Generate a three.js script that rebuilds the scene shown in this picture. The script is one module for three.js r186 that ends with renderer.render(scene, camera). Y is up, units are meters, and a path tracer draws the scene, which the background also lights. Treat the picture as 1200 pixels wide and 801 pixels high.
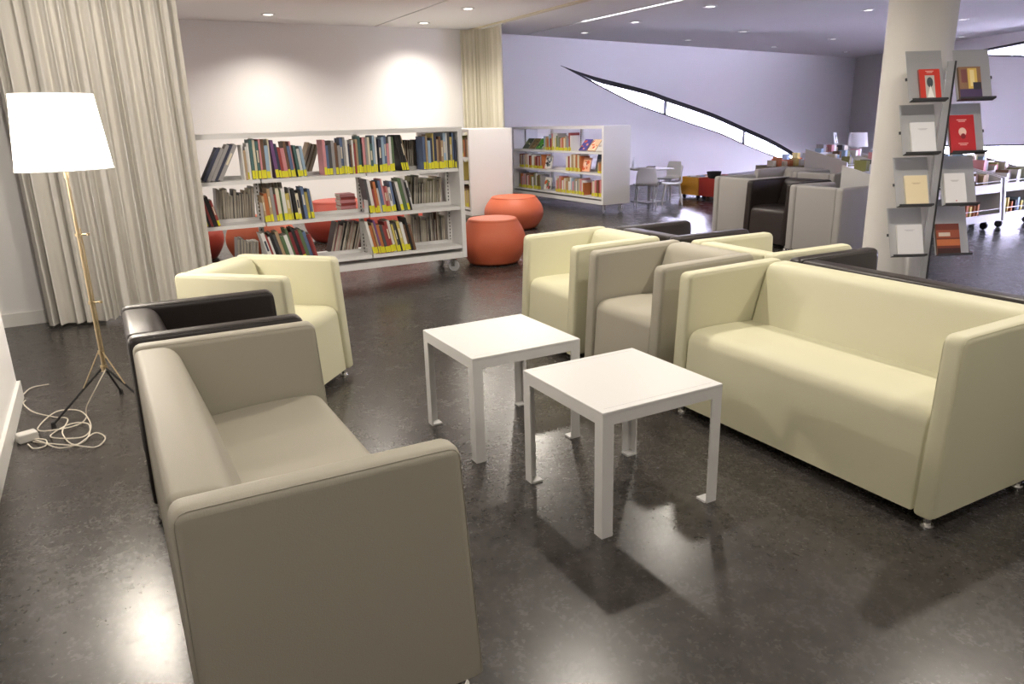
import * as THREE from 'three';
import { RoundedBoxGeometry } from 'three/addons/geometries/RoundedBoxGeometry.js';
import { mergeGeometries, toCreasedNormals } from 'three/addons/utils/BufferGeometryUtils.js';
import { RectAreaLightUniformsLib } from 'three/addons/lights/RectAreaLightUniformsLib.js';
RectAreaLightUniformsLib.init();

// ---------------------------------------------------------------- camera, sky, exposure
// world: X runs along the sofa fronts' depth, Z along the sofa rows; camera stands at x = z = 0
const scene = new THREE.Scene();
const renderer = new THREE.WebGLRenderer({ antialias: true });
renderer.toneMapping = THREE.LinearToneMapping;
renderer.toneMappingExposure = 1.18;
renderer.shadowMap.enabled = true;
renderer.shadowMap.type = THREE.PCFSoftShadowMap;
const camera = new THREE.PerspectiveCamera(49.437, 1200 / 801, 0.05, 200);
camera.position.set(0, 1.4, 0);
camera.up.set(0.16, 0.958, -0.238);
camera.lookAt(0.457, 1.4 - 0.286, -0.842);
scene.add(camera);
scene.background = new THREE.Color().setRGB(31, 30, 43);      // overcast daylight outside
const WARM = new THREE.Color().setRGB(1.0, 0.915, 0.80);            // ceiling spots
const SPOT = 7.3, LAMP = 3.3;
const CEIL = 2.85;

// ---------------------------------------------------------------- helpers
let seed = 7;
const rnd = () => { seed |= 0; seed = seed + 0x6D2B79F5 | 0; let t = Math.imul(seed ^ seed >>> 15, 1 | seed); t = t + Math.imul(t ^ t >>> 7, 61 | t) ^ t; return ((t ^ t >>> 14) >>> 0) / 4294967296; };
const rr = (a, b) => a + (b - a) * rnd();
const pick = a => a[Math.floor(rnd() * a.length)];
const taken = {};
function numbered(n) { const k = taken[n] = (taken[n] ?? -1) + 1; return k ? n + '_' + String(k).padStart(3, '0') : n; }
function tag(o, label, category, group) { o.userData.label = label; o.userData.category = category; if (group) o.userData.group = group; return o; }
function mesh(name, g, m, parent) { const o = new THREE.Mesh(g, m); o.name = parent === scene ? numbered(name) : name; o.castShadow = o.receiveShadow = true; parent.add(o); return o; }
function thing(name, label, category, x = 0, y = 0, z = 0, turn = 0, group) { const o = new THREE.Group(); o.name = numbered(name); o.position.set(x, y, z); o.rotation.y = turn; scene.add(o); return tag(o, label, category, group); }
function struct(name, g, m, parent = scene) { const o = mesh(name, g, m, parent); if (parent === scene) o.userData.kind = 'structure'; return o; }
const box = (w, h, d, x = 0, y = 0, z = 0) => new THREE.BoxGeometry(w, h, d).translate(x, y, z);
const rbox = (w, h, d, r, x = 0, y = 0, z = 0) => new RoundedBoxGeometry(w, h, d, 2, r).translate(x, y, z);
const cyl = (r0, r1, h, x = 0, y = 0, z = 0, n = 20) => new THREE.CylinderGeometry(r0, r1, h, n).translate(x, y, z);
const merge = a => mergeGeometries(a.map(g => { const q = g.index ? g.toNonIndexed() : g; for (const k of Object.keys(q.attributes)) if (!['position', 'normal', 'uv'].includes(k)) q.deleteAttribute(k); return q; }));
function bar(a, b, r, n = 8) { const A = new THREE.Vector3(...a), B = new THREE.Vector3(...b), d = B.clone().sub(A); const g = new THREE.CylinderGeometry(r, r, d.length(), n); g.applyQuaternion(new THREE.Quaternion().setFromUnitVectors(new THREE.Vector3(0, 1, 0), d.clone().normalize())); return g.translate(...A.add(B).multiplyScalar(0.5).toArray()); }
function tube(pts, r, closed = false, seg = 0) { return new THREE.TubeGeometry(new THREE.CatmullRomCurve3(pts.map(p => new THREE.Vector3(...p)), closed, 'centripetal'), seg || pts.length * 8, r, 6, closed); }
function extrude(pts, depth, bevel = 0) { const s = new THREE.Shape(pts.map(p => new THREE.Vector2(...p))); return new THREE.ExtrudeGeometry(s, { depth, bevelEnabled: bevel > 0, bevelSize: bevel, bevelThickness: bevel, bevelOffset: -bevel, bevelSegments: 3, steps: 1 }); }

// ---------------------------------------------------------------- computed textures
function lattice(n, s) { const a = new Float32Array(n * n); let k = s; for (let i = 0; i < a.length; i++) { k = Math.imul(k ^ k >>> 15, 0x2c1b3c6d) + 0x9e3779b9 | 0; a[i] = ((k ^ k >>> 13) >>> 0) / 4294967296; } return (u, v) => { u *= n; v *= n; const i = Math.floor(u), j = Math.floor(v), f = u - i, h = v - j, sf = f * f * (3 - 2 * f), sh = h * h * (3 - 2 * h), at = (x, y) => a[((y % n + n) % n) * n + (x % n + n) % n]; return (at(i, j) * (1 - sf) + at(i + 1, j) * sf) * (1 - sh) + (at(i, j + 1) * (1 - sf) + at(i + 1, j + 1) * sf) * sh; }; }
function dataTex(n, fn, srgb, rx = 1, ry = 1) { const d = new Uint8Array(n * n * 4); for (let y = 0; y < n; y++) for (let x = 0; x < n; x++) { const c = fn(x / n, y / n); const o = (y * n + x) * 4; for (let k = 0; k < 3; k++) d[o + k] = Math.max(0, Math.min(255, Math.round((c.length ? c[k] : c) * 255))); d[o + 3] = 255; } const t = new THREE.DataTexture(d, n, n); t.wrapS = t.wrapT = THREE.RepeatWrapping; t.magFilter = THREE.LinearFilter; t.minFilter = THREE.LinearMipmapLinearFilter; t.generateMipmaps = true; if (srgb) t.colorSpace = THREE.SRGBColorSpace; t.repeat.set(rx, ry); t.needsUpdate = true; return t; }
const L1 = lattice(6, 11), L2 = lattice(24, 23), L3 = lattice(90, 37), L4 = lattice(300, 53), L5 = lattice(500, 71);
const LS = lattice(64, 91), LT = lattice(160, 97);
const linoColor = dataTex(1024, (u, v) => {           // marbled linoleum: fine streaks of dark grey, drawn out along one direction
  const w = 0.02 * (L2(u, v) - 0.5);
  const m = 0.14 * (L2(u, v) - 0.5) + 0.34 * (LS(u + w, v + w) - 0.5) + 0.34 * (LT(u + w, v) - 0.5) + 0.2 * (L4(u, v + w) - 0.5) + 0.1 * (L5(u, v) - 0.5);
  const k = 1 + 0.6 * m; return [0.236 * k, 0.222 * k, 0.214 * k];
}, true);
const linoRough = dataTex(512, (u, v) => 0.5 + 0.03 * (L2(u, v) - 0.5) + 0.06 * (L4(u, v) - 0.5) + 0.05 * (L3(u, v) - 0.5), false);
const leatherBump = dataTex(512, (u, v) => 0.5 + 0.5 * (L4(u, v) - 0.5) + 0.4 * (L5(u, v) - 0.5), false, 2, 2);
const paintBump = dataTex(512, (u, v) => 0.5 + 0.6 * (L5(u, v) - 0.5) + 0.3 * (L4(u, v) - 0.5), false);
const clothBump = dataTex(512, (u, v) => 0.5 + 0.25 * Math.sin(u * 6.2832 * 128) + 0.25 * Math.sin(v * 6.2832 * 128), false, 4, 4);

// ---------------------------------------------------------------- materials
const std = (r, g, b, roughness = 0.6, extra = {}) => new THREE.MeshStandardMaterial({ color: new THREE.Color().setRGB(r, g, b), roughness, side: THREE.DoubleSide, ...extra });
const M = {
  floor: new THREE.MeshPhysicalMaterial({ color: 0xffffff, map: linoColor, roughness: 0.53, roughnessMap: linoRough, side: THREE.DoubleSide }),
  wall: std(0.86, 0.845, 0.84, 0.92, { bumpMap: paintBump, bumpScale: 0.0006 }),
  ceiling: std(0.88, 0.87, 0.865, 0.95),
  baseboard: std(0.78, 0.77, 0.74, 0.5),
  cream: std(0.61, 0.59, 0.42, 0.55, { bumpMap: leatherBump, bumpScale: 0.0005 }),
  beige: std(0.365, 0.34, 0.275, 0.58, { bumpMap: leatherBump, bumpScale: 0.0005 }),
  brown: std(0.017, 0.0115, 0.010, 0.4, { bumpMap: leatherBump, bumpScale: 0.0005 }),
  grey: std(0.36, 0.345, 0.33, 0.6, { bumpMap: leatherBump, bumpScale: 0.0005 }),
  chrome: std(0.75, 0.74, 0.72, 0.22, { metalness: 1 }),
  whiteMetal: std(0.72, 0.715, 0.71, 0.38),
  greyMetal: std(0.55, 0.55, 0.55, 0.4),
  trayMetal: std(0.50, 0.51, 0.52, 0.34, { metalness: 0.55 }),
  darkEdge: std(0.05, 0.05, 0.055, 0.4, { metalness: 0.4 }),
  black: std(0.012, 0.012, 0.014, 0.75),
  brass: std(0.62, 0.50, 0.32, 0.3, { metalness: 0.9 }),
  curtain: std(0.64, 0.615, 0.565, 0.95, { bumpMap: clothBump, bumpScale: 0.0004 }),
  curtain2: std(0.66, 0.63, 0.52, 0.95, { bumpMap: clothBump, bumpScale: 0.0004 }),
  shade: new THREE.MeshPhysicalMaterial({ color: new THREE.Color().setRGB(0.9, 0.88, 0.84), roughness: 1, transmission: 0.4, thickness: 0, emissive: new THREE.Color().setRGB(1, 0.95, 0.86), emissiveIntensity: 1.6, side: THREE.DoubleSide }),
  shadeOff: std(0.80, 0.79, 0.78, 0.95),
  bulb: std(1, 1, 1, 0.5, { emissive: new THREE.Color().setRGB(1, 0.92, 0.8), emissiveIntensity: 6 }),
  spotGlow: std(1, 1, 1, 0.4, { emissive: new THREE.Color().setRGB(1, 0.93, 0.82), emissiveIntensity: 5 }),
  spotDim: std(0.9, 0.9, 0.9, 0.2, { emissive: new THREE.Color().setRGB(1, 0.97, 0.95), emissiveIntensity: 3 }),
  slotGlow: std(1, 1, 1, 0.4, { emissive: new THREE.Color().setRGB(0.95, 0.96, 1), emissiveIntensity: 2.2 }),
  glass: new THREE.MeshPhysicalMaterial({ color: 0xffffff, transmission: 1, roughness: 0.02, thickness: 0, ior: 1.45 }),
  pouf: std(0.52, 0.115, 0.05, 0.55, { bumpMap: leatherBump, bumpScale: 0.0005 }),
  poufRed: std(0.44, 0.07, 0.045, 0.55, { bumpMap: leatherBump, bumpScale: 0.0005 }),
  cable: std(0.72, 0.66, 0.56, 0.4),
  boxGrey: std(0.62, 0.60, 0.57, 0.5),
  pages: std(0.52, 0.48, 0.41, 0.9),
  sticker: std(0.70, 0.66, 0.025, 0.6),
  yellowBox: std(0.62, 0.29, 0.02, 0.55), redBox: std(0.40, 0.035, 0.02, 0.55), orangeBox: std(0.72, 0.16, 0.05, 0.55), oliveBox: std(0.24, 0.22, 0.15, 0.6),
  plastic: std(0.80, 0.80, 0.80, 0.4),
  wheel: std(0.45, 0.45, 0.46, 0.35), paper: std(0.85, 0.85, 0.84, 0.8),
};

// ---------------------------------------------------------------- the room
function planFloor(x0, x1, z0, z1, y, t, mpu) { const g = box(x1 - x0, t, z1 - z0, (x0 + x1) / 2, y - t / 2, (z0 + z1) / 2); const p = g.attributes.position, uv = g.attributes.uv; for (let i = 0; i < p.count; i++) uv.setXY(i, p.getX(i) / mpu, p.getZ(i) / mpu); return g; }
struct('floor', planFloor(-5, 24, -17, 5, 0, 0.2, 1.9), M.floor);

const ceiling = new THREE.Group(); ceiling.name = 'ceiling'; ceiling.userData.kind = 'structure'; scene.add(ceiling);
const slab = (x0, x1, z0, z1, y0, y1) => box(x1 - x0, y1 - y0, z1 - z0, (x0 + x1) / 2, (y0 + y1) / 2, (z0 + z1) / 2);
mesh('ceiling_backing', slab(-5, 24, -17, 5, CEIL + 0.12, CEIL + 0.3), M.ceiling, ceiling);
for (const [a, b] of [[-5, 4.18], [4.215, 5.82], [5.88, 7.075], [7.145, 24]]) mesh('ceiling_panel', slab(a, b, -17, 5, CEIL, CEIL + 0.1), M.ceiling, ceiling);
for (const x of [4.19, 7.08]) mesh('seam_backing', slab(x - 0.05, x + 0.08, -17, 5, CEIL + 0.1, CEIL + 0.12), M.curtain2, ceiling);
struct('trim_1', slab(5.80, 5.90, -12.2, 5, CEIL - 0.018, CEIL + 0.1), std(0.72, 0.66, 0.50, 0.6));

struct('wall_back', slab(-0.3, 5.86, -12.25, -11.92, 0, CEIL), M.wall);
struct('wall_alcove', slab(-0.3, -0.1, -11.92, -6.6, 0, CEIL), M.wall);
struct('wall_left', slab(-5, -0.1, -6.85, -6.6, 0, CEIL), M.wall);
struct('baseboard_left', slab(-5, -0.1, -6.6, -6.585, 0, 0.1), M.baseboard);
struct('wall_near', slab(-0.75, -0.55, -4.68, 5, 0, CEIL), M.wall);
struct('baseboard_near', merge([slab(-0.55, -0.533, -4.68, 5, 0, 0.1), slab(-0.75, -0.533, -4.697, -4.68, 0, 0.1)]), M.baseboard);
struct('wall_corridor', slab(-3.6, -3.4, -6.6, -3, 0, CEIL), M.wall);
struct('wall_corridor_end', slab(-3.6, -0.75, -3.2, -3, 0, CEIL), M.wall);
struct('wall_partition', merge([slab(5.25, 5.4, -2.3, 3.6, 0, CEIL), slab(5.4, 9.5, -2.3, -2.15, 0, CEIL)]), M.wall);

// far wall with the lens shaped window; u runs along the wall, A its start
const FA = [6.674, -12.30], FT = 0.2085, RA = [19.573, -15.026], RT = Math.atan2(-0.902, -0.431);
const lensTop = [[1.39, 2.36], [1.81, 2.27], [2.41, 2.16], [3.44, 2.01], [4.11, 1.9], [4.61, 1.79], [5.84, 1.54], [6.63, 1.36], [7.74, 1.07], [8.74, 0.81], [9.48, 0.59], [10.16, 0.36], [10.94, 0.04]];
const lensBot = [[1.81, 2.22], [2.16, 2.1], [2.92, 1.85], [3.67, 1.62], [4.6, 1.41], [5.54, 1.2], [6.74, 0.94], [7.75, 0.66], [9.1, 0.32], [9.84, 0.15], [10.43, 0.06]];
const curveOf = pts => new THREE.SplineCurve(pts.map(p => new THREE.Vector2(...p)));
const topC = curveOf(lensTop).getSpacedPoints(60), botC = curveOf([lensTop[0], ...lensBot, lensTop[12]]).getSpacedPoints(60);
const yAt = (c, u) => { for (let i = 1; i < c.length; i++) if (c[i].x >= u) { const a = c[i - 1], b = c[i]; return a.y + (b.y - a.y) * (u - a.x) / (b.x - a.x || 1); } return c[c.length - 1].y; };
function wallWithHoles(name, rect, holes, at, turn) {
  const s = new THREE.Shape([[rect[0], 0], [rect[1], 0], [rect[1], CEIL], [rect[0], CEIL]].map(p => new THREE.Vector2(...p)));
  for (const h of holes) s.holes.push(new THREE.Path(h));
  const o = struct(name, new THREE.ExtrudeGeometry(s, { depth: 0.1, bevelEnabled: false }).translate(0, 0, -0.1), M.wall); o.position.set(at[0], 0, at[1]); o.rotation.y = turn; return o;
}
wallWithHoles('wall_far', [-0.85, 13.6], [[...topC, ...botC.slice(1, -1).reverse()]], FA, FT);
const win1 = new THREE.Group(); win1.name = 'window_1'; win1.userData.kind = 'structure'; win1.position.set(FA[0], 0, FA[1]); win1.rotation.y = FT; scene.add(win1);
function strip(c, w, dir, z0, d) { const o = c.map(p => new THREE.Vector2(p.x, p.y + dir * Math.min(w, 0.004 + 0.5 * Math.max(0, yAt(topC, p.x) - yAt(botC, p.x))))); return new THREE.ExtrudeGeometry(new THREE.Shape([...c, ...o.reverse()]), { depth: d, bevelEnabled: false }).translate(0, 0, z0); }
mesh('frame_top', strip(topC, 0.085, -1, -0.06, 0.075), M.black, win1);
mesh('frame_bottom', strip(botC, 0.03, 1, -0.06, 0.065), M.black, win1);
mesh('frame_tip', new THREE.ExtrudeGeometry(new THREE.Shape([[1.39, 2.36], [1.9, 2.255], [1.9, 2.19]].map(p => new THREE.Vector2(...p))), { depth: 0.1, bevelEnabled: false }).translate(0, 0, -0.1), M.black, win1);
for (const u of [4.61, 7.745]) mesh('mullion', box(0.045, yAt(topC, u) - yAt(botC, u) - 0.02, 0.06, u, (yAt(topC, u) + yAt(botC, u)) / 2, -0.03), M.black, win1);
for (const [a, b] of [[1.92, 4.59], [4.63, 7.72], [7.77, 10.7]]) { const us = Array.from({ length: 25 }, (_, i) => a + (b - a) * i / 24); const g = new THREE.ShapeGeometry(new THREE.Shape([...us.map(u => new THREE.Vector2(u, yAt(topC, u) - 0.06)), ...us.reverse().map(u => new THREE.Vector2(u, yAt(botC, u) + 0.028))])); mesh('pane', g.translate(0, 0, -0.04), M.glass, win1); }

// right wall: a wedge shaped high window and a low ribbon of windows
const wedge = [[4.45, 2.555], [7.9, 2.69], [7.9, 2.22], [6.8, 2.34], [5.65, 2.45]];
const V2 = a => a.map(p => new THREE.Vector2(...p));
wallWithHoles('wall_right', [-0.4, 14.2], [V2(wedge), V2([[4.3, 0.02], [13.5, 0.02], [13.5, 0.90], [4.3, 0.56]])], RA, RT);
const win2 = new THREE.Group(); win2.name = 'window_2'; win2.userData.kind = 'structure'; win2.position.set(RA[0], 0, RA[1]); win2.rotation.y = RT; scene.add(win2);
mesh('frame_top', extrude([[4.45, 2.555], [7.9, 2.69], [7.9, 2.64], [4.75, 2.53]], 0.09).translate(0, 0, -0.08), M.black, win2);
mesh('frame_bottom', extrude([[4.45, 2.555], [5.65, 2.45], [6.8, 2.34], [7.9, 2.22], [7.9, 2.25], [6.8, 2.37], [5.65, 2.48]], 0.09).translate(0, 0, -0.08), M.black, win2);
mesh('pane', new THREE.ShapeGeometry(new THREE.Shape(V2([[4.8, 2.54], [7.88, 2.65], [7.88, 2.24], [6.8, 2.37], [5.65, 2.48]]))).translate(0, 0, -0.05), M.glass, win2);
const win3 = new THREE.Group(); win3.name = 'window_3'; win3.userData.kind = 'structure'; win3.position.set(RA[0], 0, RA[1]); win3.rotation.y = RT; scene.add(win3);
mesh('frame_top', extrude([[4.3, 0.56], [13.5, 0.90], [13.5, 0.865], [4.3, 0.525]], 0.09).translate(0, 0, -0.08), M.black, win3);
for (let u = 4.3, k = 0; u < 13.2; u += 1.52, k++) { if (k) mesh('mullion', box(0.045, 0.56, 0.08, u, 0.3, -0.05), M.black, win3); mesh('pane', box(Math.min(1.46, 13.45 - u), 0.5, 0.006, u + Math.min(1.52, 13.5 - u) / 2, 0.28, -0.05), M.glass, win3); }
struct('wall_right_end', slab(13.4, 13.6, -2.35, 3.6, 0, CEIL), M.wall);
// wall behind the camera; its hall end is glazed
wallWithHoles('wall_behind', [0, 16.8], [V2([[2.7, 0.02], [6.4, 0.02], [6.4, 2.65], [2.7, 2.65]])], [16, 3.6], Math.PI);
const win4 = new THREE.Group(); win4.name = 'window_4'; win4.userData.kind = 'structure'; win4.position.set(16, 0, 3.6); win4.rotation.y = Math.PI; scene.add(win4);
for (let k = 0; k < 3; k++) { mesh('pane', box(1.18, 2.58, 0.006, 3.32 + k * 1.23, 1.335, -0.05), M.glass, win4); if (k) mesh('mullion', box(0.045, 2.6, 0.08, 2.705 + k * 1.23, 1.335, -0.05), M.black, win4); }

// round column
tag(mesh('column', cyl(0.257, 0.257, CEIL, 6.1, CEIL / 2, -4.1, 64), std(0.80, 0.78, 0.74, 0.75), scene), 'round off-white column behind the leaflet stand', 'column');

// ---------------------------------------------------------------- ceiling lights
function downlight(x, z, on, label, group, wide = true) {
  const t = thing('downlight', label, 'ceiling light', x, CEIL, z, 0, group);
  const ring = new THREE.LatheGeometry(V2([[0.058, 0.0], [0.075, -0.012], [0.092, -0.012], [0.097, -0.004], [0.097, 0]]), 32);
  mesh('trim_ring', ring, M.whiteMetal, t);
  mesh('lens', cyl(0.06, 0.06, 0.006, 0, -0.004, 0, 28), on ? M.spotGlow : M.spotDim, t);
  if (on) { const s = new THREE.SpotLight(WARM, SPOT * on, 0, wide ? 1.45 : 1.2, wide ? 0.45 : 0.8, 2); s.position.set(0, -0.02, 0); s.target.position.set(0, -2.8, 0); s.castShadow = true; s.shadow.radius = 3; s.shadow.mapSize.set(512, 512); t.add(s); t.add(s.target); s.name = 'spot'; s.target.name = 'spot_target'; }
}
const gWarm = 'lit round downlights in the warm ceiling', gCool = 'faint round downlights in the daylit hall ceiling';
for (const [x, z, k] of [[2.4, -11.05, 2.0], [2.4, -7.6, 1.3], [2.45, -3.6, 1.8], [2.4, -0.4, 0.7], [4.75, -11.28, 1.5], [4.75, -9.73, 1.6], [4.75, -8.2, 2.7], [4.75, -5.4, 1.2], [4.3, -2.05, 2.2], [0.35, -9.2, 1.5], [0.1, -5.3, 0.6], [0.1, -1.6, 0.6], [1.2, 1.7, 1.0]])
  downlight(x, z, k, 'lit round downlight in the white ceiling of the lounge corner', gWarm, z > -10.5);
for (const [x, z] of [[8.0, -11.74], [7.95, -10.24], [10.86, -12.27], [10.85, -10.77], [14.05, -12.98], [13.97, -11.33], [17.3, -13.6], [10.6, -8.01], [13.42, -8.27], [7.9, -8.5], [16.6, -10.2]])
  downlight(x, z, 0, 'faint round downlight in the bluish hall ceiling', gCool);
{ // recessed light line
  const t = thing('light_line', 'thin glowing light line recessed in the ceiling seam', 'ceiling light', 7.11, CEIL, -6);
  mesh('channel', slab(-0.033, 0.033, -6, 7, 0.03, 0.09), M.whiteMetal, t);
  mesh('diffuser', slab(-0.018, 0.018, -4.5, 6.5, 0.0, 0.03), M.slotGlow, t);
  const a = new THREE.RectAreaLight(new THREE.Color().setRGB(0.95, 0.96, 1), 9, 0.036, 11); a.position.set(0, -0.006, 1); a.rotation.x = -Math.PI / 2; a.name = 'line_light'; t.add(a);
}

// ---------------------------------------------------------------- seats
const SD = 0.66, SH = 0.70;
function roundPoly(pts, r, n = 5) {      // polygon with rounded corners; r may be a list
  const out = []; pts.forEach((p, i) => { const a = pts[(i + pts.length - 1) % pts.length], b = pts[(i + 1) % pts.length], R = Array.isArray(r) ? r[i] : r; const la = Math.hypot(a[0] - p[0], a[1] - p[1]), lb = Math.hypot(b[0] - p[0], b[1] - p[1]);
    const A = [p[0] + (a[0] - p[0]) * R / la, p[1] + (a[1] - p[1]) * R / la], B = [p[0] + (b[0] - p[0]) * R / lb, p[1] + (b[1] - p[1]) * R / lb];
    for (let k = 0; k <= n; k++) { const t = k / n; out.push([0, 1].map(q => (1 - t) * (1 - t) * A[q] + 2 * t * (1 - t) * p[q] + t * t * B[q])); } }); return out;
}
function profile(pts, depth, bevel) { return toCreasedNormals(extrude(pts, depth, bevel), 0.7); }
function makeSeat(kind, w, mat, label, x, z, turn, group) {
  const t = thing(kind, label, kind === 'sofa' ? 'sofa' : 'armchair', x, 0, z, turn, group);
  const aT = 0.078, B = -SD / 2, F = SD / 2;
  for (const s of [-1, 1]) {           // side panels, front edge leaning back a little
    const pts = roundPoly([[B, 0.045], [B + 0.008, SH], [F - 0.035, SH - 0.006], [F, 0.045]], [0.012, 0.035, 0.035, 0.012]);
    const g = profile(pts, aT - 0.044, 0.022); g.rotateY(-Math.PI / 2); g.translate(s * (w / 2 - aT / 2) + (aT - 0.044) / 2, 0, 0);
    const arm = mesh('arm', g, mat, t);
    const ins = roundPoly([[B + 0.0065, 0.0515], [B + 0.0145, SH - 0.0065], [F - 0.0405, SH - 0.0125], [F - 0.0065, 0.0515]], [0.012, 0.030, 0.030, 0.012]);
    for (const q of [-1, 1]) { const X = s * (w / 2 - aT / 2) + q * (aT / 2 - 0.0062), path = new THREE.CurvePath(); for (let k = 0; k < ins.length; k++) { const a = ins[k], b = ins[(k + 1) % ins.length]; path.add(new THREE.LineCurve3(new THREE.Vector3(X, a[1], a[0]), new THREE.Vector3(X, b[1], b[0]))); } mesh('seam', new THREE.TubeGeometry(path, 150, 0.0012, 5, true), mat, arm); }
  }
  const iw = w - 2 * aT;
  const bp = roundPoly([[B + 0.004, 0.05], [B + 0.01, SH - 0.004], [B + 0.135, SH - 0.006], [B + 0.225, 0.40], [B + 0.225, 0.05]], [0.01, 0.025, 0.05, 0.02, 0.01]);
  const bg = profile(bp, iw - 0.05, 0.024); bg.rotateY(-Math.PI / 2); bg.translate((iw - 0.05) / 2, 0, 0); mesh('backrest', bg, mat, t);
  // seat block: rounded front, slightly crowned top
  const sp = new THREE.Shape(); sp.moveTo(B + 0.13, 0.05); sp.lineTo(F - 0.012, 0.05); sp.lineTo(F - 0.032, 0.36); sp.quadraticCurveTo(F - 0.036, 0.418, F - 0.10, 0.424); sp.quadraticCurveTo(0.02, 0.432, B + 0.13, 0.405); sp.lineTo(B + 0.13, 0.05);
  const sg = new THREE.ExtrudeGeometry(sp, { depth: iw - 0.03, bevelEnabled: true, bevelSize: 0.014, bevelThickness: 0.014, bevelOffset: -0.014, bevelSegments: 3, curveSegments: 10 });
  sg.rotateY(-Math.PI / 2); sg.translate((iw - 0.03) / 2, 0, 0); mesh('seat', toCreasedNormals(sg, 0.7), mat, t);
  const foot = merge([cyl(0.013, 0.013, 0.04, 0, 0.026, 0, 14), cyl(0.021, 0.023, 0.008, 0, 0.004, 0, 18)]);
  for (const sx of [-1, 1]) for (const sz of [-1, 1]) { const f = mesh('foot', foot, M.chrome, t); f.position.set(sx * (w / 2 - 0.045), 0, sz * (SD / 2 - 0.05)); }
  return t;
}
const E = Math.PI / 2;   // facing +X ; -E faces -X
const gL = 'seats round the two coffee tables', gB = 'seats back to back with the coffee table group', gG = 'grey and brown seats in the hall behind';
makeSeat('sofa', 1.36, M.beige, 'beige leather two-seat sofa beside the dark brown armchair', 0.342, -2.105, E, gL);
makeSeat('armchair', 0.615, M.brown, 'dark brown leather armchair standing between the beige sofa and a turned cream armchair', 0.330, -3.155, E, gL);
makeSeat('armchair', 0.62, M.cream, 'cream leather armchair turned at an angle in front of the long bookcase', 0.712, -4.084, 0.84, gL);
makeSeat('armchair', 0.625, M.cream, 'cream leather armchair next to the beige armchair, facing the coffee tables', 2.645, -3.835, -E, gL);
makeSeat('armchair', 0.64, M.beige, 'beige leather armchair between the cream armchair and the cream sofa', 2.645, -3.088, -E, gL);
makeSeat('sofa', 1.36, M.cream, 'cream leather two-seat sofa facing the white coffee tables', 2.645, -1.975, -E, gL);
makeSeat('armchair', 0.625, M.brown, 'dark brown leather armchair back to back with the cream armchair', 3.325, -3.74, E, gB);
makeSeat('armchair', 0.64, M.cream, 'cream leather armchair back to back with the beige armchair', 3.325, -2.995, E, gB);
makeSeat('sofa', 1.36, M.brown, 'dark brown leather sofa back to back with the cream sofa', 3.325, -1.91, E, gB);
makeSeat('armchair', 0.63, M.grey, 'light grey armchair showing its side panel, left of the brown armchair in the hall', 6.78, -6.43, E, gG);
makeSeat('armchair', 0.63, M.brown, 'dark brown leather armchair with open front between grey armchairs in the hall', 6.62, -5.78, -E, gG);
makeSeat('armchair', 0.63, M.grey, 'light grey armchair seen from behind, partly hidden by the round column', 6.50, -5.06, E, gG);
makeSeat('armchair', 0.63, M.grey, 'light grey armchair behind the brown hall armchair, close to the coloured book boxes', 7.98, -6.98, -E, gG);
makeSeat('armchair', 0.63, M.grey, 'light grey armchair beside the low book trolley behind the column', 7.95, -6.30, E, gG);

// ---------------------------------------------------------------- coffee tables
function coffeeTable(x, z, label) {
  const t = thing('coffee_table', label, 'table', x, 0, z, 0, 'white coffee tables'); const S = 0.53, H = 0.47, m = M.whiteMetal;
  mesh('table_top', rbox(S, 0.012, S, 0.003, 0, H - 0.006, 0), m, t);
  for (const q of [-1, 1]) mesh('inlay_joint', box(S - 0.05, 0.002, 0.002, 0, H - 0.0007, q * (S / 2 - 0.03)), M.greyMetal, t);
  for (const s of [-1, 1]) { mesh('apron', box(S - 0.002, 0.038, 0.012, 0, H - 0.031, s * (S / 2 - 0.007)), m, t); mesh('apron', box(0.012, 0.038, S - 0.026, s * (S / 2 - 0.007), H - 0.031, 0), m, t); }
  for (const sx of [-1, 1]) for (const sz of [-1, 1]) {      // angle-profile leg with a small foot plate turned inward
    const leg = mesh('leg', merge([box(0.046, H - 0.05, 0.006, sx * (S / 2 - 0.024), (H - 0.05) / 2, sz * (S / 2 - 0.004)), box(0.006, H - 0.05, 0.04, sx * (S / 2 - 0.004), (H - 0.05) / 2, sz * (S / 2 - 0.027))]), m, t);
    mesh('foot_plate', box(0.046, 0.008, 0.044, sx * (S / 2 - 0.03), 0.004, sz * (S / 2 - 0.029)), m, leg);
  }
}
coffeeTable(1.603, -2.118, 'white metal coffee table standing next to the cream sofa');
coffeeTable(1.498, -2.882, 'white metal coffee table standing in front of the beige and cream armchairs');

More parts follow.
